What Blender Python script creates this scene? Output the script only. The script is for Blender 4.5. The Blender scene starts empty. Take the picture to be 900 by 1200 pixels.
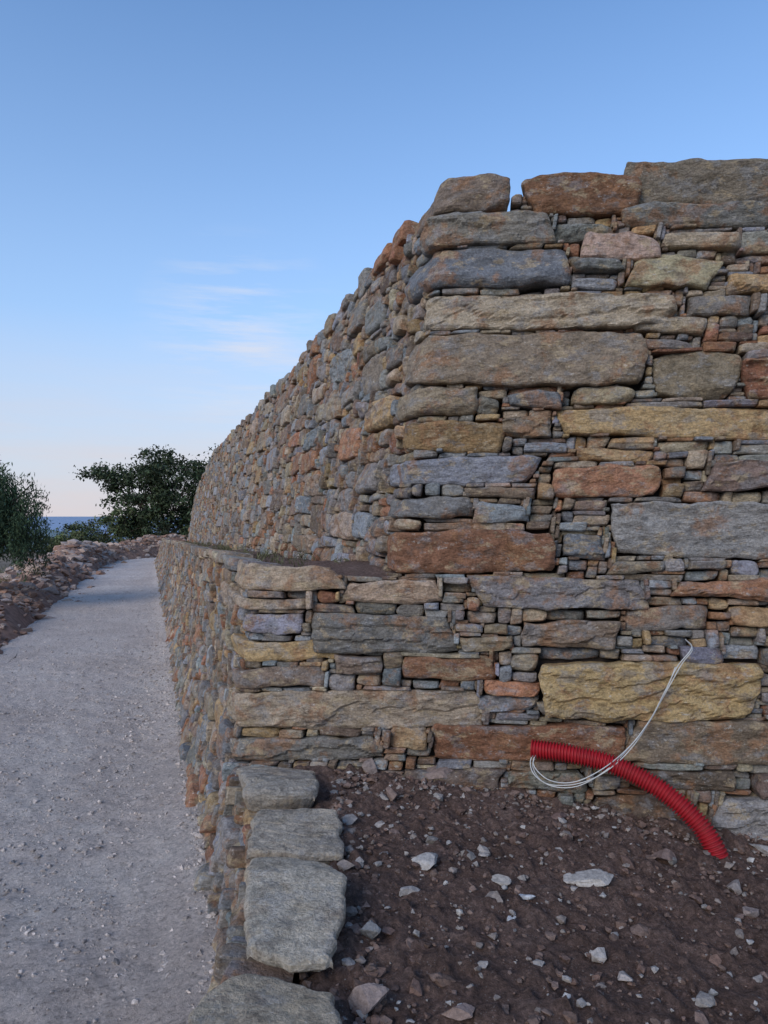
import bpy, math, random
import numpy as np
from mathutils import Vector
random.seed(11); rng=np.random.default_rng(7)
scene=bpy.context.scene
scene.view_settings.view_transform='Standard'
scene.view_settings.look='None'
scene.view_settings.exposure=0

# ------------------------------------------------------------ noise
LAT=rng.random((256,256))
def vn(x,y):
    x=np.asarray(x,float); y=np.asarray(y,float)
    xi=np.floor(x).astype(int); yi=np.floor(y).astype(int)
    fx=x-xi; fy=y-yi
    fx=fx*fx*(3-2*fx); fy=fy*fy*(3-2*fy)
    a=LAT[xi&255,yi&255]; b=LAT[(xi+1)&255,yi&255]
    c=LAT[xi&255,(yi+1)&255]; d=LAT[(xi+1)&255,(yi+1)&255]
    return (a*(1-fx)+b*fx)*(1-fy)+(c*(1-fx)+d*fx)*fy-0.5
def fbm(x,y,o=4):
    s=0; am=1
    for i in range(o):
        s=s+am*vn(x*(2**i)+17.3*i,y*(2**i)+9.1*i); am*=.5
    return s

# ------------------------------------------------------------ mesh helper
class Acc:
    def __init__(s): s.v=[];s.f=[];s.c=[];s.n=0
    def add(s,v,f,c):
        s.v.append(v); s.f.append(f+s.n)
        c=np.asarray(c,float)
        if c.ndim==1: c=np.repeat(c[None,:],len(v),0)
        s.c.append(c); s.n+=len(v)
    def build(s,name,mat,smooth=True,parent=None):
        v=np.concatenate(s.v); f=np.concatenate(s.f); c=np.concatenate(s.c)
        k=f.shape[1]
        m=bpy.data.meshes.new(name)
        m.vertices.add(len(v)); m.vertices.foreach_set('co',v.astype(np.float32).ravel())
        m.loops.add(f.size); m.loops.foreach_set('vertex_index',f.astype(np.int32).ravel())
        m.polygons.add(len(f))
        m.polygons.foreach_set('loop_start',np.arange(0,f.size,k,dtype=np.int32))
        m.polygons.foreach_set('use_smooth',np.full(len(f),smooth))
        m.update(calc_edges=True)
        at=m.color_attributes.new('Col','FLOAT_COLOR','POINT')
        cc=np.ones((len(v),4),np.float32); cc[:,:3]=c
        at.data.foreach_set('color',cc.ravel())
        o=bpy.data.objects.new(name,m); scene.collection.objects.link(o)
        m.materials.append(mat)
        if parent: o.parent=parent
        return o
def gridfaces(nx,ny,flip=False):
    i=np.arange(nx-1)[:,None]*ny+np.arange(ny-1)[None,:]
    i=i.ravel()
    f=np.stack([i,i+ny,i+ny+1,i+1],1)
    return f[:,::-1] if flip else f
def empty(name):
    e=bpy.data.objects.new(name,None); scene.collection.objects.link(e); return e

# ------------------------------------------------------------ materials
def newmat(name):
    m=bpy.data.materials.new(name); m.use_nodes=True
    nt=m.node_tree; nt.nodes.clear()
    out=nt.nodes.new('ShaderNodeOutputMaterial')
    b=nt.nodes.new('ShaderNodeBsdfPrincipled')
    nt.links.new(b.outputs[0],out.inputs[0])
    b.inputs['Roughness'].default_value=.9
    b.inputs['Specular IOR Level'].default_value=.2
    return m,nt,b
def N(nt,t,**kw):
    n=nt.nodes.new(t)
    for k,v in kw.items():
        if k in n.inputs: n.inputs[k].default_value=v
        else: setattr(n,k,v)
    return n
def noise(nt,vec,scale,detail=6,rough=.6):
    n=N(nt,'ShaderNodeTexNoise'); n.inputs['Scale'].default_value=scale
    n.inputs['Detail'].default_value=detail; n.inputs['Roughness'].default_value=rough
    nt.links.new(vec,n.inputs['Vector']); return n.outputs['Fac']
def ramp(nt,fac,pts):
    r=nt.nodes.new('ShaderNodeValToRGB')
    el=r.color_ramp.elements
    while len(el)<len(pts): el.new(.5)
    for e,(p,c) in zip(el,pts):
        e.position=p; e.color=(c[0],c[1],c[2],1) if hasattr(c,'__len__') else (c,c,c,1)
    nt.links.new(fac,r.inputs[0]); return r.outputs[0]
def mix(nt,fac,a,b,mode='MIX'):
    m=nt.nodes.new('ShaderNodeMix'); m.data_type='RGBA'; m.blend_type=mode
    for s,v in ((m.inputs[0],fac),(m.inputs[6],a),(m.inputs[7],b)):
        if hasattr(v,'links') : nt.links.new(v,s)
        elif hasattr(v,'__len__'): s.default_value=(v[0],v[1],v[2],1)
        else: s.default_value=v
    return m.outputs[2]
def mapping(nt,vec,scale,rot=(0,0,0)):
    m=nt.nodes.new('ShaderNodeMapping'); m.inputs['Scale'].default_value=scale
    m.inputs['Rotation'].default_value=rot
    nt.links.new(vec,m.inputs['Vector']); return m.outputs[0]
def bump(nt,h,dist,strength,prev=None):
    b=nt.nodes.new('ShaderNodeBump'); b.inputs['Distance'].default_value=dist
    b.inputs['Strength'].default_value=strength
    nt.links.new(h,b.inputs['Height'])
    if prev: nt.links.new(prev,b.inputs['Normal'])
    return b.outputs[0]

def stone_mat(name='limestone',patch=1.0,rust=(.36,.19,.10),pale=(.58,.54,.48),grey=.5):
    m,nt,b=newmat(name)
    tc=N(nt,'ShaderNodeTexCoord').outputs['Object']
    col=N(nt,'ShaderNodeVertexColor',layer_name='Col').outputs[0]
    p1=ramp(nt,noise(nt,tc,4.3,5,.68),[(.53,0),(.60,.68*patch)])
    c=mix(nt,p1,col,rust)
    p2=ramp(nt,noise(nt,mapping(nt,tc,(1.3,1.3,1.9),(.3,0,0)),4.7,5,.7),[(.53,0),(.60,grey)])
    c=mix(nt,p2,c,(.29,.29,.295))
    p4=ramp(nt,noise(nt,mapping(nt,tc,(1,1,1.6),(0,.4,0)),7.5,4,.7),[(.55,0),(.62,.65*patch)])
    c=mix(nt,p4,c,(.47,.36,.225))
    p5=ramp(nt,noise(nt,mapping(nt,tc,(1,1,1.4),(.2,.4,.5)),5.5,5,.7),[(.58,0),(.65,.5)])
    c=mix(nt,p5,c,(.17,.135,.115))
    p3=ramp(nt,noise(nt,mapping(nt,tc,(1,1,2.0),(0,.6,.2)),19,5,.8),[(.60,0),(.67,.8)])
    c=mix(nt,p3,c,pale)
    d1=ramp(nt,noise(nt,mapping(nt,tc,(1,1,2.2),(0,.15,0)),11,5,.75),[(.34,.50),(.5,1.0),(.68,1.32)])
    c=mix(nt,.85,c,d1,'MULTIPLY')
    d2=ramp(nt,noise(nt,tc,75,3,.75),[(.36,.62),(.52,1.0),(.66,1.28)])
    c=mix(nt,.75,c,d2,'MULTIPLY')
    nt.links.new(c,b.inputs['Base Color'])
    n1=bump(nt,noise(nt,mapping(nt,tc,(1,1,1.8),(0,.2,.1)),18,6,.74),.040,1.0)
    nt.links.new(n1,b.inputs['Normal'])
    return m
M_stone=stone_mat()
M_cap=stone_mat('limestone_slab',.45,(.38,.27,.18),(.56,.51,.45),.35)

def dirt_mat():
    m,nt,b=newmat('red_dirt')
    tc=N(nt,'ShaderNodeTexCoord').outputs['Object']
    c=ramp(nt,noise(nt,tc,2.2,5,.7),[(.3,(.135,.084,.066)),(.55,(.185,.118,.094)),(.75,(.26,.18,.148))])
    f=ramp(nt,noise(nt,tc,45,6,.78),[(.32,.40),(.5,.95),(.68,1.8)])
    c=mix(nt,1,c,f,'MULTIPLY')
    v=N(nt,'ShaderNodeTexVoronoi'); v.inputs['Scale'].default_value=75; nt.links.new(tc,v.inputs['Vector'])
    s=ramp(nt,v.outputs['Distance'],[(.10,1),(.25,0)])
    g=ramp(nt,noise(nt,tc,23,2,.5),[(.50,0),(.54,.8)])
    sm=mix(nt,1,s,g,'MULTIPLY')
    c=mix(nt,sm,c,(.34,.29,.26))
    nt.links.new(c,b.inputs['Base Color'])
    n=bump(nt,noise(nt,tc,38,7,.82),.04,1.0)
    nt.links.new(n,b.inputs['Normal']); return m
M_dirt=dirt_mat()
def road_mat():
    m,nt,b=newmat('gravel_road_surface')
    tc=N(nt,'ShaderNodeTexCoord').outputs['Object']
    c=ramp(nt,noise(nt,tc,.8,6,.7),[(.3,(.58,.48,.42)),(.5,(.70,.595,.53)),(.7,(.78,.69,.62))])
    f=ramp(nt,noise(nt,tc,26,7,.88),[(.37,.48),(.5,1.0),(.64,1.15)])
    c=mix(nt,1,c,f,'MULTIPLY')
    v=N(nt,'ShaderNodeTexVoronoi'); v.inputs['Scale'].default_value=38; nt.links.new(tc,v.inputs['Vector'])
    s=ramp(nt,v.outputs['Distance'],[(.05,1.1),(.5,.80)])
    c=mix(nt,.8,c,s,'MULTIPLY')
    nt.links.new(c,b.inputs['Base Color'])
    n=bump(nt,noise(nt,tc,34,6,.85),.032,1.0)
    nt.links.new(n,b.inputs['Normal']); return m
M_road=road_mat()
def pebble_mat(name):
    m,nt,b=newmat(name)
    tc=N(nt,'ShaderNodeTexCoord').outputs['Object']
    col=N(nt,'ShaderNodeVertexColor',layer_name='Col').outputs[0]
    d=ramp(nt,noise(nt,tc,40,5,.75),[(.3,.5),(.7,1.35)])
    c=mix(nt,.9,col,d,'MULTIPLY')
    nt.links.new(c,b.inputs['Base Color'])
    nt.links.new(bump(nt,noise(nt,tc,60,4,.7),.012,.8),b.inputs['Normal'])
    return m
M_peb=pebble_mat('loose_stone')
def plain(name,col,rough=.9,sc=8,var=.3,spec=.2):
    m,nt,b=newmat(name)
    tc=N(nt,'ShaderNodeTexCoord').outputs['Object']
    c=ramp(nt,noise(nt,tc,sc,6,.65),[(.3,[x*(1-var) for x in col]),(.7,[x*(1+var) for x in col])])
    nt.links.new(c,b.inputs['Base Color']); b.inputs['Roughness'].default_value=rough
    b.inputs['Specular IOR Level'].default_value=spec
    return m
M_back=plain('wall_core_gap_shade',(.04,.03,.025),1,20)  # core darkened so its colour adds shade to the gaps between stones
M_ground=plain('dry_ground',(.20,.155,.11),1,.4,.4)
M_bark=plain('bark',(.09,.07,.055),.95,12,.4)
def leaf_mat(name):
    m,nt,b=newmat(name)
    col=N(nt,'ShaderNodeVertexColor',layer_name='Col').outputs[0]
    nt.links.new(col,b.inputs['Base Color']); b.inputs['Roughness'].default_value=.65
    return m
M_leaf=leaf_mat('leaves')

# ------------------------------------------------------------ stones
PAL={'G':(.30,.31,.325),'g':(.30,.275,.25),'b':(.25,.185,.14),'t':(.43,.34,.245),'o':(.45,.305,.16),'r':(.37,.185,.11)}
def rcol(k=None):
    if k is None: k=random.choices('GgbtorR'[:6],[.18,.26,.20,.18,.08,.10])[0]
    c=np.array(PAL[k])*random.uniform(.64,1.28)
    return c*(1+rng.normal(0,.03,3))
def make_stone(acc,fmap,quad,prot=0.,depth=.25,step=.015,col=None,relief=1.,rnd=.1,edge=1.,wobk=1.):
    q=np.array(quad,float)
    w=(np.linalg.norm(q[1]-q[0])+np.linalg.norm(q[2]-q[3]))/2
    h=(np.linalg.norm(q[3]-q[0])+np.linalg.norm(q[2]-q[1]))/2
    nx=int(np.clip(w/step,3,60)); ny=int(np.clip(h/step,3,60 if wobk>1 else 34))
    ex=min(.2,.008/w); ey=min(.2,.008/h)
    a=np.concatenate([[0],np.linspace(ex,1-ex,nx-1),[1]])
    b=np.concatenate([[0],np.linspace(ey,1-ey,ny-1),[1]])
    A,B=np.meshgrid(a,b,indexing='ij')
    X=2*A-1; Y=2*B-1
    k=rnd*X**2*Y**2
    kw=min(1,h/w*1.6)
    A2=(X*(1-k*kw)+1)/2; B2=(Y*(1-k)+1)/2
    ox,oy=random.uniform(0,200),random.uniform(0,200)
    u=(q[0,0]*(1-A2)+q[1,0]*A2)*(1-B2)+(q[3,0]*(1-A2)+q[2,0]*A2)*B2
    v=(q[0,1]*(1-A2)+q[1,1]*A2)*(1-B2)+(q[3,1]*(1-A2)+q[2,1]*A2)*B2
    mn=min(w,h)
    wob=min(.026,mn*.21)*wobk
    x_=A*w; y_=B*h
    u=u+wob*1.2*fbm(x_*6+ox,y_*9+oy,4); v=v+wob*fbm(x_*6+oy,y_*8+ox,4)
    dx=np.minimum(A,1-A)*w; dy=np.minimum(B,1-B)*h
    r=min(.022,.28*mn)*edge
    fall=r*((1-np.clip(dx/r,0,1))**2+(1-np.clip(dy/r,0,1))**2)*.85
    xc=x_-w/2; yc=y_-h/2
    H=xc*random.gauss(0,.05)+yc*random.gauss(.03,.15)
    wx=xc+.022*relief*fbm(x_*7+oy,y_*7+ox,2); wy=yc+.022*relief*fbm(x_*7+ox,y_*7+oy,2)
    for i in range(random.randint(3,8)):
        th=random.uniform(0,6.283); sl=random.uniform(.15,.95)*relief
        ext=abs(math.cos(th))*w/2+abs(math.sin(th))*h/2
        off=random.uniform(.25,.92)*ext
        off=max(off,ext-.08)
        H=np.minimum(H,.02-sl*(wx*math.cos(th)+wy*math.sin(th)-off))
    am=min(.025,mn*.18)*relief
    H=H+am*1.1*fbm(x_*5+ox,y_*9+oy,4)-am*1.1*np.abs(vn(x_*9+oy,y_*14+ox))
    lay=y_*random.uniform(10,22)+2.2*fbm(x_*3+oy,y_*3+ox,3)
    H=H+am*.7*np.floor(lay)%(am*1.2+1e-5)*(random.random()<.4)
    H=np.maximum(H,-.07)
    D=prot+H-fall
    P=fmap(u,v,D).reshape(-1,3)
    nxx,nyy=A.shape
    f=gridfaces(nxx,nyy)
    idx=np.arange(nxx*nyy).reshape(nxx,nyy)
    loop=np.concatenate([idx[:-1,0],idx[-1,:-1],idx[1:,-1][::-1],idx[0,1:][::-1]])
    uc,vc=u.mean(),v.mean()
    ul,vl,dl=u.ravel()[loop],v.ravel()[loop],D.ravel()[loop]
    rings=[]
    for dd,sc in ((.03,1.0),(depth*.5,.95),(depth,.86)):
        rings.append(fmap(uc+(ul-uc)*sc,vc+(vl-vc)*sc,dl-dd if dd<.05 else np.full_like(dl,-dd)).reshape(-1,3))
    n0=len(P); L=len(loop)
    prev=loop
    F=[f]
    for i in range(3):
        cur=n0+i*L+np.arange(L)
        F.append(np.stack([prev,cur,np.roll(cur,-1),np.roll(prev,-1)],1))
        prev=cur
    V=np.concatenate([P]+rings)
    acc.add(V,np.concatenate(F),col if col is not None else rcol())

# ---------------- wall geometry (metres; origin at eye height, z up)
DL=np.array([-.31,.951]); DL/=np.linalg.norm(DL)
FD=np.array([.9925,-.122])
NF=np.array([-.122,-.9925,.09]); NL=np.array([-DL[1],DL[0],.12]); 
NF/=np.linalg.norm(NF); NL/=np.linalg.norm(NL)
def frontY(X,z): return 4.62-.123*(X+.93)+.09*(z+1.6)
def elev(x,y):   # survey of the front elevation -> (s,z) on the wall face
    a=(x-450)/832; b=(604-y)/832
    Y=4.6496/(1+.123*a-.09*b)
    return (a*Y+.93)/.9925,b*Y
def s_low(z):
    dz=np.clip(-.3-z,0,3); return -.038*dz**3
def s_up(z): return .993+.145*(z+.4)
def make_map(sfun,bend=None):
    def f(u,z,d):
        u=np.asarray(u,float); z=np.asarray(z,float)
        s=sfun(z)
        X=-.93+.9925*s; Y=frontY(X,z)
        up=np.maximum(u,0); un=np.maximum(-u,0)
        X2=X+FD[0]*up+DL[0]*un; Y2=Y+FD[1]*up+DL[1]*un
        k=np.clip(u/.09+.5,0,1)[...,None]; k=k*k*(3-2*k)
        n=NL*(1-k)+NF*k
        rr=.012*np.exp(-(u/.04)**2)
        P=np.stack([X2,Y2,z+0*X2],-1)+n*(d-rr)[...,None]
        return P
    return f
map_low=make_map(s_low); map_up=make_map(s_up)
def map_rubble(t,z,d):       # low wall running from the corner to the viewer
    t=np.asarray(t,float); s=s_low(z)
    X=-.93+.9925*s; Y=frontY(X,z)
    t1=np.minimum(t,1.35); t2=np.maximum(t-1.35,0)
    X2=X-DL[0]*t1+.02*t2; Y2=Y-DL[1]*t1-t2
    k=np.clip((t-1.2)/.3,0,1)[...,None]
    n=NL*(1-k)+np.array([-.99,0,.12])*k
    return np.stack([X2,Y2,z+0*X2],-1)+n*d[...,None]

def pip(q,X,Y):
    ins=np.ones(X.shape,bool)
    for i in range(4):
        a=q[i]; b=q[(i+1)%4]
        ins&=((b[0]-a[0])*(Y-a[1])-(b[1]-a[1])*(X-a[0]))>=-1e-9
    return ins
class Layout:
    def __init__(s,u0,u1,z0,z1,cell):
        s.u0,s.z0,s.c=u0,z0,cell
        s.nu=int((u1-u0)/cell); s.nz=int((z1-z0)/cell)
        s.occ=np.zeros((s.nz,s.nu),bool); s.st=[]
        s.U,s.Z=np.meshgrid(u0+(np.arange(s.nu)+.5)*cell,z0+(np.arange(s.nz)+.5)*cell)
    def put(s,quad,key,prot=None):
        q=np.array(quad,float)
        s.st.append((q,key,prot,True))
        i0=max(0,int((q[:,0].min()-s.u0)/s.c)-1); i1=int((q[:,0].max()-s.u0)/s.c)+2
        j0=max(0,int((q[:,1].min()-s.z0)/s.c)-1); j1=int((q[:,1].max()-s.z0)/s.c)+2
        if i1<=0 or j1<=0: return
        s.occ[j0:j1,i0:i1]|=pip(q,s.U[j0:j1,i0:i1],s.Z[j0:j1,i0:i1])
    def fill(s,dist):
        c=s.c
        for j in range(s.nz):
            row=s.occ[j]
            while True:
                e=np.flatnonzero(~row)
                if len(e)==0: break
                i=e[0]
                nxt=np.flatnonzero(row[i:])
                run=(nxt[0] if len(nxt) else s.nu-i)
                uu=s.u0+i*c
                h,w=dist(uu,s.z0+j*c)
                hc=max(2,int(round(h/c))); wc=max(3,int(round(w/c)))
                if run-wc<max(5,wc*.35): wc=run if run<wc*1.9 else run//2
                wc=min(wc,run)
                if wc*c<.10: hc=max(hc,int(random.uniform(.06,.11)/c))
                hh=1
                while hh<hc and j+hh<s.nz and not s.occ[j+hh,i:i+wc].any(): hh+=1
                if hh<hc*.5 and wc>6:
                    blk=np.flatnonzero(s.occ[min(j+hh,s.nz-1),i:i+wc])
                    if len(blk) and blk[0]>=5: 
                        wc=blk[0]
                        while hh<hc and j+hh<s.nz and not s.occ[j+hh,i:i+wc].any(): hh+=1
                ex=0
                while ex<3 and j+hh+ex<s.nz and not s.occ[j+hh+ex,i:i+wc].any(): ex+=1
                if ex<3 and ex>0: hh+=ex
                s.occ[j:j+hh,i:i+wc]=True
                row=s.occ[j]
                a0=uu; a1=uu+wc*c; b0=s.z0+j*c; b1=b0+hh*c
                W=a1-a0; Hh=b1-b0
                if W<.03: a0-=.006; a1+=.006
                if Hh<.02: b0-=.004; b1+=.005
                jx=min(.025,W*.12); jy=min(.018,Hh*.20)
                R=lambda k: random.uniform(-k*.8,k*.4)
                q=np.array([(a0-R(jx),b0-R(jy)),(a1+R(jx),b0-R(jy)),(a1+R(jx),b1+R(jy)),(a0-R(jx),b1+R(jy))])
                s.st.append((q,None,None,False))
    def emit(s,acc,fmap,distfun,keyfun=None):
        for q,key,prot,big in s.st:
            uc,zc=q[:,0].mean(),q[:,1].mean()
            P=fmap(np.array([uc]),np.array([zc]),np.array([0.]))[0]
            D=float(np.linalg.norm(P))
            step=max(.011,D*.0029)
            h=q[3,1]-q[0,1]
            side=uc<-.3
            if prot is None: prot=random.gauss(.020 if h>.09 else -.014,.015 if side else .022)
            if key is None and keyfun: key=keyfun(uc,zc)
            make_stone(acc,fmap,q,prot,.26,step,rcol(key),relief=.66 if side else .98,rnd=random.uniform(.0,.16))

def rect2quad(x0,y0,x1,y1,sfun,ext=0,jit=.24):
    g=1.3
    pts=[(x0+g,y1-g),(x1-g,y1-g),(x1-g,y0+g),(x0+g,y0+g)]
    q=[]
    for x,y in pts:
        s,z=elev(x,y); q.append([s-sfun(z),z])
    q=np.array(q); h=q[3,1]-q[0,1]
    for i in range(4):
        q[i,1]+=random.uniform(-1,.45)*min(h,.2)*jit*.7*(1 if i>1 else -1)
        if not(ext and i in(0,3)): q[i,0]+=random.uniform(-1,1)*h*jit*1.5
    if ext:
        q[0,0]=-ext*random.uniform(.9,1.1); q[3,0]=-ext*random.uniform(.85,1.05)
    return q

UP=[(527,204,612,248,'b',.75),(615,202,735,253,'r',0),(740,184,960,238,'b',0),(527,250,645,287,'g',.25),
(648,260,720,282,'g',0),(730,238,915,268,'g',0),(672,271,780,305,'t',0),(783,270,868,294,'t',0),(872,266,950,294,'g',0),
(500,286,665,341,'G',.5),(668,305,728,321,'g',0),(670,323,725,341,'G',0),(732,297,845,340,'t',0),(852,316,940,346,'o',0),
(530,342,800,386,'t',.12),(803,345,885,369,'g',0),(740,371,830,392,'t',0),(475,388,742,454,'t',.32),(748,411,868,468,'b',0),
(870,415,960,466,'r',0),(745,395,815,410,'g',0),(480,455,562,488,'t',.38),(595,456,663,480,'G',0),(665,452,738,473,'t',0),
(657,475,930,515,'o',0),(485,490,592,530,'o',.16),(594,482,655,514,'b',0),(495,533,633,567,'G',.42),(632,545,775,587,'r',0),
(675,521,770,544,'o',0),(823,540,930,577,'b',0),(480,580,550,612,'g',.35),(551,588,618,614,'G',0),(548,568,628,586,'b',0),
(450,617,650,674,'r',.22),(650,621,706,659,'G',0),(713,588,950,655,'g',0),(715,655,780,674,'t',0)]
LO=[(283,657,400,697,'t',.7),(400,680,518,706,'t',0),(555,677,760,716,'g',0),(790,677,960,706,'r',0),(290,716,360,744,'G',.12),
(368,719,540,765,'g',0),(600,725,728,762,'t',0),(732,709,832,742,'g',0),(290,750,395,779,'o',.4),(395,766,450,791,'t',0),
(465,766,578,802,'r',0),(280,781,382,806,'b',.15),(300,808,557,858,'t',.3),(617,772,900,842,'o',0),(562,811,633,835,'G',0),
(633,820,695,842,'g',0),(500,842,735,897,'r',0),(735,843,960,898,'b',0),(275,862,440,896,'g',.12),(450,850,500,880,'o',0),
(860,708,950,738,'o',0),(800,756,850,778,'G',0),(480,900,590,930,'b',0),(592,903,690,930,'g',0),(740,900,872,928,'b',0),
(690,930,800,975,'b',0),(830,932,980,992,'g',0),(285,700,365,716,'t',.5),(540,745,598,765,'t',0)]

def top_up(u):
    t=np.maximum(-u,0)
    return np.where(u>0,2.26,np.interp(t,[0,1.9,4.1,9.3,19,26.2],[2.30,2.25,2.13,2.04,2.05,.95]))
Lu=Layout(-26.2,6.0,-1.3,2.46,.014)
# ragged coping on the long side
u=-.8
while u>-25.6:
    w=random.uniform(.22,.6); h=random.uniform(.10,.22); zt=float(top_up(np.array(u-w/2)))+random.uniform(-.04,.06)
    sl=(float(top_up(np.array(u)))-float(top_up(np.array(u-w))))*.5
    Lu.put([(u-w,zt-h-sl),(u-.015,zt-h+sl),(u-.02,zt+sl+random.uniform(-.02,.02)),(u-w+.01,zt-sl)],None,random.uniform(0,.05))
    u-=w
Lu.occ|=(Lu.Z>top_up(Lu.U)-.10)
Lu.occ|=(Lu.Z<-.40-.033*np.maximum(-Lu.U,0))
for x0,y0,x1,y1,k,e in UP:
    Lu.put(rect2quad(x0,y0,x1,y1,s_up,e),k,.024+random.gauss(0,.02))
def scatter_big(L,n,u0,u1,zr,hr,ar):
    for i in range(n):
        u=random.uniform(u0,u1); z=zr(u); z=random.uniform(*z)
        h=random.uniform(*hr); w=h*random.uniform(*ar)
        i0=int((u-L.u0)/L.c);i1=int((u+w-L.u0)/L.c);j0=int((z-L.z0)/L.c);j1=int((z+h-L.z0)/L.c)
        if i0<0 or j0<0 or i1>=L.nu or j1>=L.nz or L.occ[j0:j1,i0:i1].any(): continue
        j=h*.14; R=lambda: random.uniform(-j*.3,j)
        L.put([(u+R(),z+R()),(u+w-R(),z+R()),(u+w-R(),z+h-R()),(u+R(),z+h-R())],None)
scatter_big(Lu,1700,-26,-.3,lambda u:(-.3+.03*u,float(top_up(u))-.2),(.16,.34),(1.5,3.4))
scatter_big(Lu,120,2.6,5.8,lambda u:(-.3,2.2),(.12,.24),(2,4))
scatter_big(Lu,500,.55,2.7,lambda u:(-.35,2.1),(.055,.085),(2.2,4.5))
def dist_front(u,z):
    if u<-.3:
        h=random.choices([random.uniform(.05,.08),random.uniform(.08,.13),random.uniform(.13,.2)],[.35,.4,.25])[0]
        return h,h*random.uniform(1.3,3.4)
    h=random.choices([random.uniform(.030,.048),random.uniform(.048,.08),random.uniform(.085,.12)],[.30,.47,.23])[0]
    return h,h*random.uniform(1.8,5.0)
Lu.fill(dist_front)
def keyleft(u,z):
    return random.choices('Ggbtor',[.19,.25,.20,.18,.07,.11])[0]
accU=Acc(); Lu.emit(accU,map_up,None,keyleft)

def top_lo(u):
    return np.where(u>0,-.39,-.30-.027*np.maximum(-u,0))
Ll=Layout(-38,6.0,-2.9,-.24,.014)
Ll.occ|=(Ll.Z>top_lo(Ll.U)-.01)
Ll.occ|=(Ll.Z<np.where(Ll.U>0,-2.25,-2.42-.010*np.maximum(-Ll.U,0)))
for x0,y0,x1,y1,k,e in LO:
    Ll.put(rect2quad(x0,y0,x1,y1,s_low,e),k,.024+random.gauss(0,.02))
u=-.72
while u>-37.5:
    w=random.uniform(.3,.75); h=random.uniform(.07,.14); zt=float(top_lo(np.array(u)))+random.uniform(-.02,.035)
    Ll.put([(u-w,zt-h-.01),(u-.01,zt-h),(u-.01,zt),(u-w,zt-.012)],random.choice('tgbt'),.03)
    u-=w
scatter_big(Ll,1500,-37,-.3,lambda u:(-2.35,-.55+.027*u),(.13,.26),(1.2,2.6))
scatter_big(Ll,60,2.9,5.8,lambda u:(-2,-.55),(.10,.2),(2,4))
scatter_big(Ll,400,.05,3.6,lambda u:(-1.7,-.45),(.055,.085),(2.0,4.5))
Ll.fill(dist_front)
accL=Acc(); Ll.emit(accL,map_low,None,keyleft)
Lr=Layout(0,6.6,-2.5,-1.60,.014)
scatter_big(Lr,120,0,6,lambda u:(-2.4,-1.8),(.13,.24),(1.1,2.2))
Lr.fill(lambda u,z:(random.uniform(.05,.13),random.uniform(.1,.26)))
Lr.emit(accL,map_rubble,None,keyleft)

wall=empty('dry_stone_wall')
accU.build('upper_tier_stones',M_stone,smooth=False,parent=wall)
accL.build('lower_tier_stones',M_stone,smooth=False,parent=wall)
core=Acc()
for fm,u0,u1,zf0,zf1 in ((map_up,-26.2,6,lambda u:-.5-.033*np.maximum(-u,0),lambda u:top_up(u)-.16),
                         (map_low,-38,6,lambda u:-2.9+0*u,lambda u:top_lo(u)-.09)):
    uu=np.concatenate([np.linspace(u0,-.4,150),np.linspace(-.3,.3,13),np.linspace(.4,u1,30)])
    vv=np.linspace(0,1,16); U_,V_=np.meshgrid(uu,vv,indexing='ij')
    Z_=zf0(U_)*(1-V_)+zf1(U_)*V_
    core.add(fm(U_,Z_,np.full(U_.shape,-.15)).reshape(-1,3),gridfaces(len(uu),16),(.1,.1,.1))
uu=np.linspace(0,6.6,40); vv=np.linspace(0,1,6); U_,V_=np.meshgrid(uu,vv,indexing='ij')
core.add(map_rubble(U_,-2.6+V_*.95,np.full(U_.shape,-.12)).reshape(-1,3),gridfaces(40,6),(.1,.1,.1))
core.build('wall_core',M_back,parent=wall)

# ---------------- capping slabs of the low wall
cap=Acc()
def slab(q,z,col,dep=.16):
    def mp(u,v,d): return np.stack([u,v,z+d*.7],-1)
    make_stone(cap,mp,q,0,dep,.009,np.array(col),relief=.36,rnd=random.uniform(.04,.2),edge=1.0,wobk=1.45)
slab([(-.75,3.80),(-.36,3.87),(-.42,4.40),(-.93,4.47)],-1.515,(.40,.35,.29))
slab([(-.64,3.29),(-.15,3.27),(-.27,3.74),(-.68,3.74)],-1.54,(.42,.36,.29))
slab([(-.51,2.52),(-.14,2.45),(-.18,3.12),(-.63,3.17)],-1.505,(.46,.40,.32))
slab([(-.68,1.88),(-.08,1.95),(-.16,2.37),(-.55,2.45)],-1.545,(.44,.36,.265))
slab([(-.62,1.20),(-.12,1.25),(-.10,1.87),(-.64,1.82)],-1.54,(.42,.37,.31))
slab([(-.60,.55),(-.14,.50),(-.11,1.2),(-.62,1.15)],-1.53,(.44,.38,.32))
slab([(-.62,-.3),(-.12,-.25),(-.12,.45),(-.60,.5)],-1.53,(.42,.37,.32))
slab([(-.60,-1.3),(-.10,-1.35),(-.12,-.3),(-.62,-.35)],-1.53,(.44,.38,.30))
cap.build('capping_slabs',M_cap,smooth=False,parent=wall)

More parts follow.
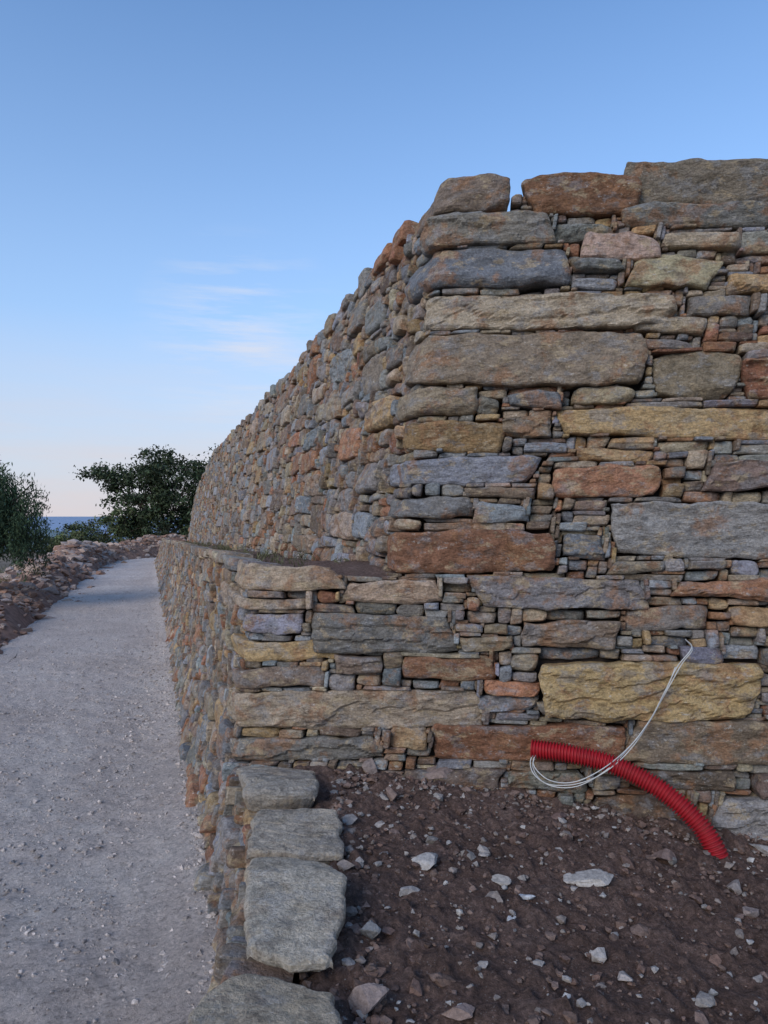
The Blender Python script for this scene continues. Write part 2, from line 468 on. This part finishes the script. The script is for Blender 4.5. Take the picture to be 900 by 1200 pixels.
# ---------------- terrace dirt
def terr_z(X,Y):
    base=-1.625-.125*np.clip(X+.2,0,4)-.02*np.clip(3.5-Y,0,6)
    base=base+.05*fbm(X*1.3+3,Y*1.3+8,4)
    base=base+.06*np.exp(-((Y-frontY(X,-1.7))/.25)**2)*(vn(X*4,Y*4)+.3)
    return base
xs=np.arange(-.80,6.2,.018); ys=np.arange(-2.5,4.85,.018)
X_,Y_=np.meshgrid(xs,ys,indexing='ij')
clod=np.maximum(0,vn(X_*22+5,Y_*22)-.12)*.09+np.maximum(0,vn(X_*45+5,Y_*45)-.1)*.045
Zt=terr_z(X_,Y_)+.032*fbm(X_*14,Y_*14,4)+clod
midl=-.36-.15*np.maximum(0,Y_-2.6)
Zt-=np.clip((midl+.10-X_)/.1,0,1)*.10+np.clip((midl-X_)/.05,0,1)*.5
dirt=Acc(); dirt.add(np.stack([X_,Y_,Zt],-1).reshape(-1,3),gridfaces(len(xs),len(ys)),(.1,.1,.1))
dirt.build('dirt_terrace',M_dirt)

led=Acc()
tt=np.linspace(0.05,38,420); ww=np.linspace(.14,1.9,24)
T_,W_=np.meshgrid(tt,ww,indexing='ij')
ws=np.where(T_>26,W_*3,W_)
Xl=-.93+DL[0]*T_+FD[0]*ws; Yl=4.74+DL[1]*T_+FD[1]*ws
Zl=-.385-.029*T_+.05*fbm(Xl*3,Yl*3,4)+.10*np.clip((W_-.5)/.6,0,1)*(.3+vn(T_*1.5,W_))-.06*np.exp(-(T_/.3)**2)
led.add(np.stack([Xl,Yl,Zl],-1).reshape(-1,3),gridfaces(420,24),(.1,.1,.1))
tt=np.linspace(0.1,26.1,200); ww=np.linspace(.10,14,60)
T_,W_=np.meshgrid(tt,ww,indexing='ij')
s0=1.385
Xl=-.93+s0*.9925+DL[0]*T_+FD[0]*W_; Yl=frontY(-.93+s0,2.3)+.1+DL[1]*T_+FD[1]*W_
Zl=top_up(-T_)-.18+.05*fbm(Xl*2,Yl*2,3)
led.add(np.stack([Xl,Yl,Zl],-1).reshape(-1,3),gridfaces(200,60),(.1,.1,.1))
led.build('retained_earth',M_dirt)

# ---------------- ground sheet, road
road_z=lambda Y: -2.25-.0102*np.clip(Y-4.7,-8,60)
gx=np.concatenate([-np.geomspace(3000,60,24),np.linspace(-50,30,120),np.geomspace(40,3000,24)])
gy=np.concatenate([-np.geomspace(2000,20,20),np.linspace(-15,60,120),np.geomspace(70,3500,30)])
X_,Y_=np.meshgrid(gx,gy,indexing='ij')
Zg=road_z(Y_)-.07
left=np.clip((-X_-3.2-.326*Y_)-1.5,0,400)
Zg=Zg+np.clip(left,0,3)*.12*np.exp(-left/30)-np.clip(left-9,0,500)*.22
Zg=Zg-np.clip(Y_-50,0,500)*.16+.25*fbm(X_*.15,Y_*.15,4)*np.clip(left,0,2)
Zg=np.where((X_>0)&(Y_>6),np.minimum(Zg,-2.5),Zg)
Zg=np.maximum(Zg,-95+6*fbm(X_*.01,Y_*.01,3))
g=Acc(); g.add(np.stack([X_,Y_,Zg],-1).reshape(-1,3),gridfaces(len(gx),len(gy)),(.1,.1,.1))
g.build('ground',M_ground)
def road_right(t):
    t1=np.maximum(t,0); tn=np.maximum(-t,0)
    a=np.minimum(tn,1.35); b=np.maximum(tn-1.35,0)
    far=np.clip(t-38,0,30)
    X=-1.16+DL[0]*t1-DL[0]*a+.04*b+far*.18
    Y=4.65+DL[1]*t1-DL[1]*a-b
    return X,Y
tt=np.concatenate([np.arange(-6,8,.03),np.arange(8,52,.12)]); ww=np.linspace(-.15,3.1,130)
T_,W_=np.meshgrid(tt,ww,indexing='ij')
Xr,Yr=road_right(T_)
wsc=1+np.clip(1-T_/6,0,1)*.35
edge=.22*fbm(T_*.6,0*T_,4)*(W_>2.5)
Xr=Xr-DL[1]*(W_*wsc+edge); Yr=Yr+DL[0]*W_*wsc*.999
Zr=road_z(Yr)+.035*fbm(Xr*.9,Yr*.9,3)+.022*fbm(Xr*9,Yr*9,4)+.06*np.exp(-(W_/.22)**2)-.05*np.clip((W_-2.8)/.3,0,1)
r=Acc(); r.add(np.stack([Xr,Yr,Zr],-1).reshape(-1,3),gridfaces(len(tt),len(ww)),(.1,.1,.1))
r.build('gravel_road',M_road)
s=Acc(); R=60000
s.add(np.array([(-R,-R,-93.),(R,-R,-93.),(R,R,-93.),(-R,R,-93.)]),np.array([[0,1,2,3]]),(.1,.1,.1))
M_sea=plain('sea_water',(.24,.31,.42),.7,.0005,.1,.2); s.build('sea',M_sea)

# ---------------- scattered stones
import bmesh
bm=bmesh.new(); bmesh.ops.create_icosphere(bm,subdivisions=1,radius=1)
I1v=np.array([v.co[:] for v in bm.verts]); I1f=np.array([[v.index for v in f.verts] for f in bm.faces]); bm.free()
bm=bmesh.new(); bmesh.ops.create_icosphere(bm,subdivisions=3,radius=1)
I3v=np.array([v.co[:] for v in bm.verts]); I3f=np.array([[v.index for v in f.verts] for f in bm.faces]); bm.free()
def rock(acc,c,size,flat=.6,col=(.3,.27,.24),hi=False,yaw=None,asp=1.):
    v=(I3v if hi else I1v).copy()
    for i in range(12 if hi else 4):
        n=rng.normal(size=3); n/=np.linalg.norm(n); d=random.uniform(.25,.7) if hi else random.uniform(.35,.8)
        k=np.maximum(v@n-d,0); v=v-k[:,None]*n
    v+=rng.normal(0,.012 if hi else .14,v.shape)
    v*=np.array([asp,1,flat])*size
    y=yaw if yaw is not None else random.uniform(0,6.28); tl=random.gauss(0,.2)
    cy,sy=math.cos(y),math.sin(y)
    v=v@np.array([[1,0,0],[0,math.cos(tl),math.sin(tl)],[0,-math.sin(tl),math.cos(tl)]])
    v=v@np.array([[cy,sy,0],[-sy,cy,0],[0,0,1]])
    acc.add(v+np.array(c),I3f if hi else I1f,col)
pcol=lambda:np.array(random.choice([(.24,.165,.135),(.30,.25,.22),(.20,.13,.105),(.38,.34,.31),(.23,.16,.13),(.20,.13,.10),(.19,.12,.095)]))*random.uniform(.7,1.15)
pd=Acc()
for i in range(10500):
    X=random.uniform(-.3,4.6); 
    Y=random.uniform(.8,4.6) if random.random()<.85 else float(frontY(X,-1.8))-abs(random.gauss(0,.18))
    if Y>frontY(X,-1.8): continue
    sz=min(.05,.004+random.expovariate(1/.0070))
    z=float(terr_z(np.array(X),np.array(Y)))+.006
    c=pcol()*.92
    if random.random()<.016: c=np.array([.50,.47,.44])*random.uniform(.7,1.1); sz=random.uniform(.006,.022)
    rock(pd,(X,Y,z+sz*.15),sz,random.uniform(.45,.8),c)
for i in range(230):
    Y=random.uniform(.8,4.4); X=-.10-.13*max(0,Y-2.6)+abs(random.gauss(0,.06))
    sz=random.uniform(.008,.032); rock(pd,(X,Y,float(terr_z(np.array(X),np.array(Y)))+.01),sz,.6,pcol())
def at(x,y,zz=None):
    a=(x-450)/832;b=(604-y)/832
    z=-1.7
    for i in range(6):
        Y=z/b; z=float(terr_z(np.array(a*Y),np.array(Y)))
    return a*Y,Y,z
pd.build('terrace_pebbles',M_peb,smooth=False)
names=[(500,1012,.10,.4,(.44,.41,.38),1.4),(695,1031,.11,.35,(.46,.42,.38),1.5),(600,1080,.036,.6,(.60,.59,.58),1),
(615,1055,.045,.45,(.55,.56,.58),1.3),(436,1100,.10,.7,(.27,.26,.25),.8),(476,1047,.05,.4,(.38,.34,.31),1.5),(590,1037,.055,.4,(.40,.36,.32),1.3),
(735,1150,.04,.5,(.38,.33,.30),1.2),(430,1180,.10,.5,(.27,.21,.185),1.2),(535,1192,.06,.5,(.30,.22,.19),1.4),(512,915,.11,.8,(.27,.20,.17),1.1),
(460,935,.07,.6,(.24,.17,.14),1),(860,1045,.07,.5,(.28,.24,.22),1.2),(893,1000,.08,.6,(.33,.31,.30),1.3),(780,1010,.08,.6,(.20,.14,.12),1.2),
(405,1020,.06,.5,(.28,.23,.2),1.2),(655,960,.06,.6,(.20,.13,.11),1.2),(435,905,.07,.8,(.24,.19,.17),1),(880,1075,.06,.5,(.25,.2,.18),1),(550,930,.06,.6,(.24,.17,.14),1.2)]
for x,y,sz,fl,c,asp in names:
    X,Y,z=at(x,y); a=Acc(); rock(a,(X,Y,z+sz*fl*.40+.01),sz,fl,c,True,random.uniform(-.5,.5),asp); a.build('loose_rock',M_peb,smooth=False)
pr=Acc()
for i in range(14000):
    t=random.uniform(-3,10)*random.random()**.3 if random.random()<.8 else random.uniform(8,20)
    w=abs(random.gauss(0,.30)) if random.random()<.40 else random.uniform(0,3.2)
    X,Y=road_right(np.array(t)); X=float(X)-DL[1]*w*1.0; Y=float(Y)+DL[0]*w
    sz=min(.028,.005+random.expovariate(1/.005))
    z=float(road_z(np.array(Y)))+.035*float(fbm(X*.9,Y*.9,3))+.06*math.exp(-(w/.22)**2)+.022*float(fbm(X*9,Y*9,4))
    rock(pr,(X,Y,z+sz*.15),sz,random.uniform(.5,.8),np.array([.58,.50,.445])*random.uniform(.5,1.1))
pr.build('road_gravel',M_peb,smooth=False)
# rubble bank at the far side of the road
rb=Acc(); mound=Acc()
bp=np.array([(-6.3,7.5),(-7.4,12),(-9.4,18),(-11.4,24),(-13.4,30),(-15.3,36.5),(-16.3,42),(-15.2,46),(-12.5,48.5),(-9,50)],float)
seg=np.linalg.norm(np.diff(bp,axis=0),axis=1); cum=np.concatenate([[0],np.cumsum(seg)])
def pp(t): return np.array([np.interp(t,cum,bp[:,0]),np.interp(t,cum,bp[:,1])])
ts=np.linspace(0,cum[-1],260); ws=np.linspace(-1,1,17)
MV=[]
HH=lambda t:(.42+.60*min(1,t/30))*(1+.8*float(vn(t*.4,3)))
for t in ts:
    p=pp(t); q=pp(min(t+.3,cum[-1])); d=q-pp(max(t-.3,0)); d/=np.linalg.norm(d); n=np.array([-d[1],d[0]])
    hh=HH(t)
    for w in ws:
        o=p+n*(w*1.3+.35); z=float(road_z(np.array(o[1])))-.1+hh*max(0,1-w*w)+.22*float(vn(o[0]*1.5,o[1]*1.5))
        MV.append((o[0],o[1],z))
mound.add(np.array(MV),gridfaces(260,17),(.1,.1,.1)); 
bank=empty('rubble_bank')
M_bank=plain('bank_soil',(.25,.15,.11),1,6,.45)
mound.build('bank_earth',M_bank,parent=bank)
for i in range(4200):
    t=cum[-1]*random.random(); p=pp(t); q=pp(min(t+.3,cum[-1])); d=q-pp(max(t-.3,0)); d/=np.linalg.norm(d); n=np.array([-d[1],d[0]])
    w=random.gauss(-.1,.55); w=max(-1.35,min(1.1,w)); o=p+n*(w*1.3+.35); hh=HH(t)
    z=float(road_z(np.array(o[1])))-.10+hh*max(0,1-w*w)+.22*float(vn(o[0]*1.5,o[1]*1.5))
    sz=random.uniform(.025,.07)+.20*random.random()**4*(min(1,t/20)+.3)
    c=np.array(random.choice([(.36,.225,.165),(.44,.32,.25),(.30,.18,.13),(.38,.30,.26)]))*random.uniform(.7,1.25)
    rock(rb,(o[0],o[1],z),sz,random.uniform(.5,.8),c,asp=random.uniform(1,1.6))
rb.build('bank_rocks',M_peb,smooth=False,parent=bank)

# ---------------- corrugated conduit and cables
def spline(pts,n):
    pts=np.array(pts,float); P=np.vstack([2*pts[0]-pts[1],pts,2*pts[-1]-pts[-2]])
    out=[]
    m=len(pts)-1
    for k in range(n):
        x=k/(n-1)*m; i=min(int(x),m-1); f=x-i
        p0,p1,p2,p3=P[i],P[i+1],P[i+2],P[i+3]
        out.append(.5*((2*p1)+(-p0+p2)*f+(2*p0-5*p1+4*p2-p3)*f*f+(-p0+3*p1-3*p2+p3)*f**3))
    return np.array(out)
def tube(acc,path,rad,ns,col):
    T=np.gradient(path,axis=0); T/=np.linalg.norm(T,axis=1)[:,None]
    up=np.array([.05,.35,1.]); A=np.cross(T,up); A/=np.linalg.norm(A,axis=1)[:,None]; B=np.cross(T,A)
    th=np.linspace(0,2*np.pi,ns,endpoint=False)
    V=path[:,None,:]+rad[:,None,None]*(np.cos(th)[None,:,None]*A[:,None,:]+np.sin(th)[None,:,None]*B[:,None,:])
    n=len(path); i=np.arange(n-1)[:,None]*ns; j=np.arange(ns)[None,:]; j2=(j+1)%ns
    F=np.stack([(i+j).ravel(),(i+j2).ravel(),(i+ns+j2).ravel(),(i+ns+j).ravel()],1)
    acc.add(V.reshape(-1,3),F,col)
def m_pipe():
    m,nt,b=newmat('red_pvc')
    tc=N(nt,'ShaderNodeTexCoord').outputs['Object']
    c=ramp(nt,noise(nt,tc,9,6,.7),[(.35,(.38,.012,.020)),(.60,(.28,.014,.020)),(.72,(.25,.08,.06))])
    nt.links.new(c,b.inputs['Base Color']); b.inputs['Roughness'].default_value=.5; b.inputs['Specular IOR Level'].default_value=.3
    return m
cp=[(.905,4.36,-1.43),(1.12,4.28,-1.435),(1.36,4.20,-1.475),(1.58,4.09,-1.57),(1.74,3.99,-1.70),(1.82,3.92,-1.83),(1.845,3.90,-1.95),(1.85,3.89,-2.06)]
n=1600; cpath=spline(cp,n); L=np.concatenate([[0],np.cumsum(np.linalg.norm(np.diff(cpath,axis=0),axis=1))])
ph=L/.0185*2*np.pi
rad=.0500+.0072*np.tanh(2.0*np.sin(ph))
pipe=Acc(); tube(pipe,cpath,rad,36,(.5,.02,.03)); tube(pipe,cpath[:500],np.full(500,.0425),24,(.1,.0,.0))
Tn=cpath[1]-cpath[0]; Tn/=np.linalg.norm(Tn)
tube(pipe,np.array([cpath[0],cpath[0]+Tn*.0005]),np.array([.050,.0425]),36,(.5,.02,.03))
pipe.build('corrugated_conduit',m_pipe())
M_cable=plain('white_cable_sheath',(.52,.52,.50),.5,10,.1,.4)
cabs=Acc()
c1=[(1.02,4.33,-1.44),(.93,4.34,-1.45),(.885,4.30,-1.49),(.90,4.24,-1.55),(1.00,4.20,-1.60),(1.14,4.17,-1.585),(1.30,4.16,-1.49),(1.44,4.2,-1.38),(1.58,4.23,-1.22),(1.67,4.22,-1.04),(1.74,4.22,-.90),(1.83,4.23,-.79),(1.85,4.36,-.76)]
c2=[(1.02,4.34,-1.45),(.94,4.34,-1.46),(.90,4.30,-1.52),(.95,4.22,-1.585),(1.08,4.18,-1.585),(1.22,4.16,-1.54),(1.36,4.16,-1.45),(1.50,4.22,-1.34),(1.61,4.24,-1.18),(1.69,4.22,-1.02),(1.77,4.22,-.88),(1.84,4.24,-.80),(1.86,4.36,-.77)]
c3=[(1.02,4.35,-1.43),(.94,4.33,-1.44),(.90,4.28,-1.50),(.97,4.20,-1.56),(1.10,4.17,-1.565),(1.24,4.15,-1.50),(1.40,4.18,-1.40),(1.55,4.23,-1.27),(1.645,4.23,-1.11),(1.70,4.22,-.98),(1.73,4.22,-.90)]
for c in (c1,c2,c3):
    p=spline(c,260); tube(cabs,p,np.full(260,.0031),8,(.6,.6,.6))
cabs.build('electric_cables',M_cable)

# ---------------- trees
def branch(acc,p,q,r0,r1,n=8,wig=.06):
    p=np.array(p,float);q=np.array(q,float); L=np.linalg.norm(q-p)
    mid=[p+(q-p)*f+rng.normal(0,wig*L,3)*(0<f<1)*np.array([1,1,.5])+np.array([0,0,.06*L*math.sin(f*3.14)]) for f in (0,.33,.66,1)]
    pa=spline(mid,n); tube(acc,pa,np.linspace(r0,r1,n),7,(.1,.1,.1)); return pa
def leaves(acc,centers,sizes,cols,lw,ll,droop=0):
    n=len(centers)
    d=rng.normal(size=(n,3)); d[:,2]-=droop; d/=np.linalg.norm(d,axis=1)[:,None]
    s=np.cross(d,rng.normal(size=(n,3))); s/=np.linalg.norm(s,axis=1)[:,None]
    a=d*(ll*sizes)[:,None]; b=s*(lw*sizes)[:,None]
    V=np.stack([centers-a,centers+b-a*.1,centers+a,centers-b-a*.1],1).reshape(-1,3)
    F=np.arange(4*n).reshape(n,4)
    acc.add(V,F,np.repeat(cols,4,0))
def round_tree(name,base,lobes,nclump,nleaf,crad,lw,ll,col,trunk=.22):
    root=empty(name); br=Acc(); lf=Acc()
    base=np.array(base,float)
    cz=np.mean([l[0][2] for l in lobes])
    fork=base+np.array([.1,0,(cz)*.35])
    branch(br,base-np.array([0,0,.3]),fork,trunk,trunk*.7)
    for (c,r) in lobes:
        c=base+np.array(c); r=np.array(r)
        pa=branch(br,fork,c,trunk*.5,trunk*.15)
        k=int(nclump*np.prod(r)**(.66))
        for i in range(k):
            d=rng.normal(size=3); d/=np.linalg.norm(d)
            p=c+d*r*(.45+.6*random.random()**.5)*(1+.5*float(vn(d[0]*3+c[0]*5,d[2]*3+d[1]*2)))
            if random.random()<.35: branch(br,pa[random.randint(3,7)],p,trunk*.13,.01,6)
            m=int(nleaf*random.uniform(.5,1.3)); cr=crad*random.uniform(.5,1.3)
            pts=p+rng.normal(0,cr*.5,(m,3))*np.array([1.1,1.1,.75])
            shade=random.uniform(.5,1.7)
            cc=np.array(col)*shade*rng.uniform(.7,1.3,(m,1))*(1+rng.normal(0,.06,(m,3)))
            leaves(lf,pts,rng.uniform(.6,1.3,m),np.clip(cc,0.004,1),lw,ll)
    br.build('trunk_and_limbs',M_bark,parent=root); lf.build('foliage',M_leaf,smooth=False,parent=root)
G1=(.044,.060,.030); G2=(.080,.10,.045)
round_tree('carob_tree',(-15.4,50,-3.2),[((-1.5,0,4.6),(2.3,2,2.2)),((1.4,0,5.2),(2.5,2,2.3)),((3.9,0,5.2),(1.9,1.8,2.1)),((-.2,0,2.4),(3.2,2.2,1.7)),((-3.6,0,5.9),(1.4,1.2,.8)),((3.2,0,2.4),(2.6,2,2.0)),((-.8,0,7.0),(1.3,1.2,.9)),((-4.9,0,6.2),(.8,.8,.4))],19,70,.6,.06,.13,G1)
round_tree('olive_tree',(-19.2,49,-3.2),[((0,0,2.1),(2.1,1.5,1.3)),((1.8,0,2.7),(1.5,1.2,1.2)),((-2.0,0,1.6),(1.8,1.3,1.0))],20,70,.45,.045,.11,G2,.12)
round_tree('shrub',(-22.5,46,-3.3),[((0,0,1.2),(2.0,1.3,.9)),((2.1,0,1.3),(1.5,1.2,.8))],20,70,.4,.045,.10,(.09,.105,.045),.08)
round_tree('shrub',(-9.6,52,-3.2),[((0,0,2.3),(1.8,1.3,2.2)),((1.6,0,2.6),(1.3,1.2,2.0))],20,70,.5,.05,.12,G1,.1)
root=empty('pepper_tree'); br=Acc(); lf=Acc()
b0=np.array([-10.45,18.,-2.4]); fork=b0+np.array([.1,0,1.3]); branch(br,b0-np.array([0,0,.3]),fork,.2,.14)
for i in range(720):
    d=rng.normal(size=3); d/=np.linalg.norm(d); d[2]=abs(d[2])*1.05-.40
    r=random.uniform(.45,1.0); p=b0+np.array([.0,0,2.5])+d*np.array([1.8,1.6,2.25])*r*(1+.45*float(vn(d[0]*3,d[1]*3+d[2]*4)))
    if i%9==0: branch(br,fork,p,.06,.012,7,.1)
    L=random.uniform(.3,1.2); m=int(60*L+12)
    k=rng.random(m); pts=p+np.stack([rng.normal(0,.07,m)+.10*k*d[0],rng.normal(0,.07,m),.12-k*L],1)
    cc=np.array((.065,.100,.050))*random.uniform(.5,1.4)*rng.uniform(.7,1.3,(m,1))*np.ones((1,3))
    leaves(lf,pts,rng.uniform(.6,1.2,m),cc,.014,.065,droop=1.6)
br.build('trunk_and_limbs',M_bark,parent=root); lf.build('foliage',M_leaf,smooth=False,parent=root)
wd=Acc()
for i in range(420):
    if i<260:
        t=random.uniform(0,cum[-1]*.8); p=pp(t); c=np.array([p[0]-random.uniform(.9,2.6),p[1],float(road_z(np.array(p[1])))+.1+random.uniform(0,.25)])
    else:
        t=random.uniform(.6,24); w=random.uniform(.2,1.1)
        c=np.array([-.93+DL[0]*t+w,4.74+DL[1]*t,-.36-.029*t])
    m=26; sz=random.uniform(.5,1.3) if i<260 else .35
    pts=c+rng.normal(0,.09*sz,(m,3))+np.array([0,0,.05*sz])
    cc=np.array((.10,.10,.05))*random.uniform(.6,1.5)*rng.uniform(.7,1.3,(m,1))*np.ones((1,3))
    leaves(wd,pts,np.full(m,sz),cc,.010,.10,droop=-1.2)
wd.build('weeds',M_leaf,smooth=False)
h=Acc(); xs=np.linspace(-1400,-200,80); ys=np.linspace(1300,1800,14); X_,Y_=np.meshgrid(xs,ys,indexing='ij')
Zh=-96+62*np.exp(-((X_+740)/230)**2)*np.exp(-((Y_-1550)/160)**2)*(1+.3*fbm(X_*.008,Y_*.01,4))
h.add(np.stack([X_,Y_,Zh],-1).reshape(-1,3),gridfaces(80,14),(.1,.1,.1)); h.build('hill',plain('hazed_hill_scrub',(.15,.20,.22),1,.02,.2))  # pale blue tone paints distance haze into the hill colour

# ---------------- sky
EL=math.radians(30); AZ=math.radians(215)
w=bpy.data.worlds.new('World'); scene.world=w; w.use_nodes=True
nt=w.node_tree; nt.nodes.clear()
out=nt.nodes.new('ShaderNodeOutputWorld'); bg=nt.nodes.new('ShaderNodeBackground')
sky=nt.nodes.new('ShaderNodeTexSky'); sky.sky_type='NISHITA'; sky.sun_disc=False
sky.sun_elevation=EL; sky.sun_rotation=AZ; sky.air_density=1.0; sky.dust_density=.4; sky.ozone_density=2.0
tc=nt.nodes.new('ShaderNodeTexCoord').outputs['Generated']
cn=noise(nt,mapping(nt,tc,(2.4,2.4,22),(0,.22,0)),2.1,8,.62)
cf=ramp(nt,cn,[(.44,0),(.68,.75)])
def band(center,width):
    dp=nt.nodes.new('ShaderNodeVectorMath'); dp.operation='DISTANCE'
    c=Vector(center).normalized(); nt.links.new(tc,dp.inputs[0]); dp.inputs[1].default_value=c
    return ramp(nt,dp.outputs['Value'],[(0,1),(width*.5,.6),(width,0)])
cm=mix(nt,1,cf,band((-.20,1,.245),.15),'MULTIPLY')
sep=nt.nodes.new('ShaderNodeSeparateXYZ'); nt.links.new(tc,sep.inputs[0])
c=mix(nt,1,sky.outputs[0],(1.14,1.40,1.62),'MULTIPLY')
pale=ramp(nt,sep.outputs[2],[(0,.85),(.12,.70),(.25,.46),(.42,.20),(.62,0)])
c=mix(nt,pale,c,(3.1,4.05,5.6))
c=mix(nt,cm,c,(5.2,5.3,5.8))
hz=ramp(nt,sep.outputs[2],[(0,.92),(.05,.80),(.12,.45),(.26,0)])
lowc=ramp(nt,noise(nt,mapping(nt,tc,(1.5,1.5,12)),2.3,5,.6),[(.35,.65),(.65,1.0)])
hz=mix(nt,1,hz,lowc,'MULTIPLY')
c=mix(nt,hz,c,(5.0,4.45,4.50))
nt.links.new(c,bg.inputs[0]); bg.inputs[1].default_value=.148
nt.links.new(bg.outputs[0],out.inputs[0])
sd=bpy.data.lights.new('fill_sun','SUN'); sd.energy=1.85; sd.angle=math.radians(32); sd.color=(1,.89,.76)  # added soft fill to brighten the scene; dusk has no direct sunlight
so=bpy.data.objects.new('fill_sun',sd); scene.collection.objects.link(so)
dirv=Vector((math.sin(AZ)*math.cos(EL),math.cos(AZ)*math.cos(EL),math.sin(EL)))
so.rotation_euler=dirv.to_track_quat('Z','Y').to_euler()

# ---------------- camera
cd=bpy.data.cameras.new('camera'); cd.sensor_fit='VERTICAL'; cd.sensor_height=36; cd.lens=24.96
cd.clip_start=.05; cd.clip_end=100000
co=bpy.data.objects.new('camera',cd); scene.collection.objects.link(co)
co.location=(0,0,0); co.rotation_euler=(math.radians(90.28),0,0)
scene.camera=co
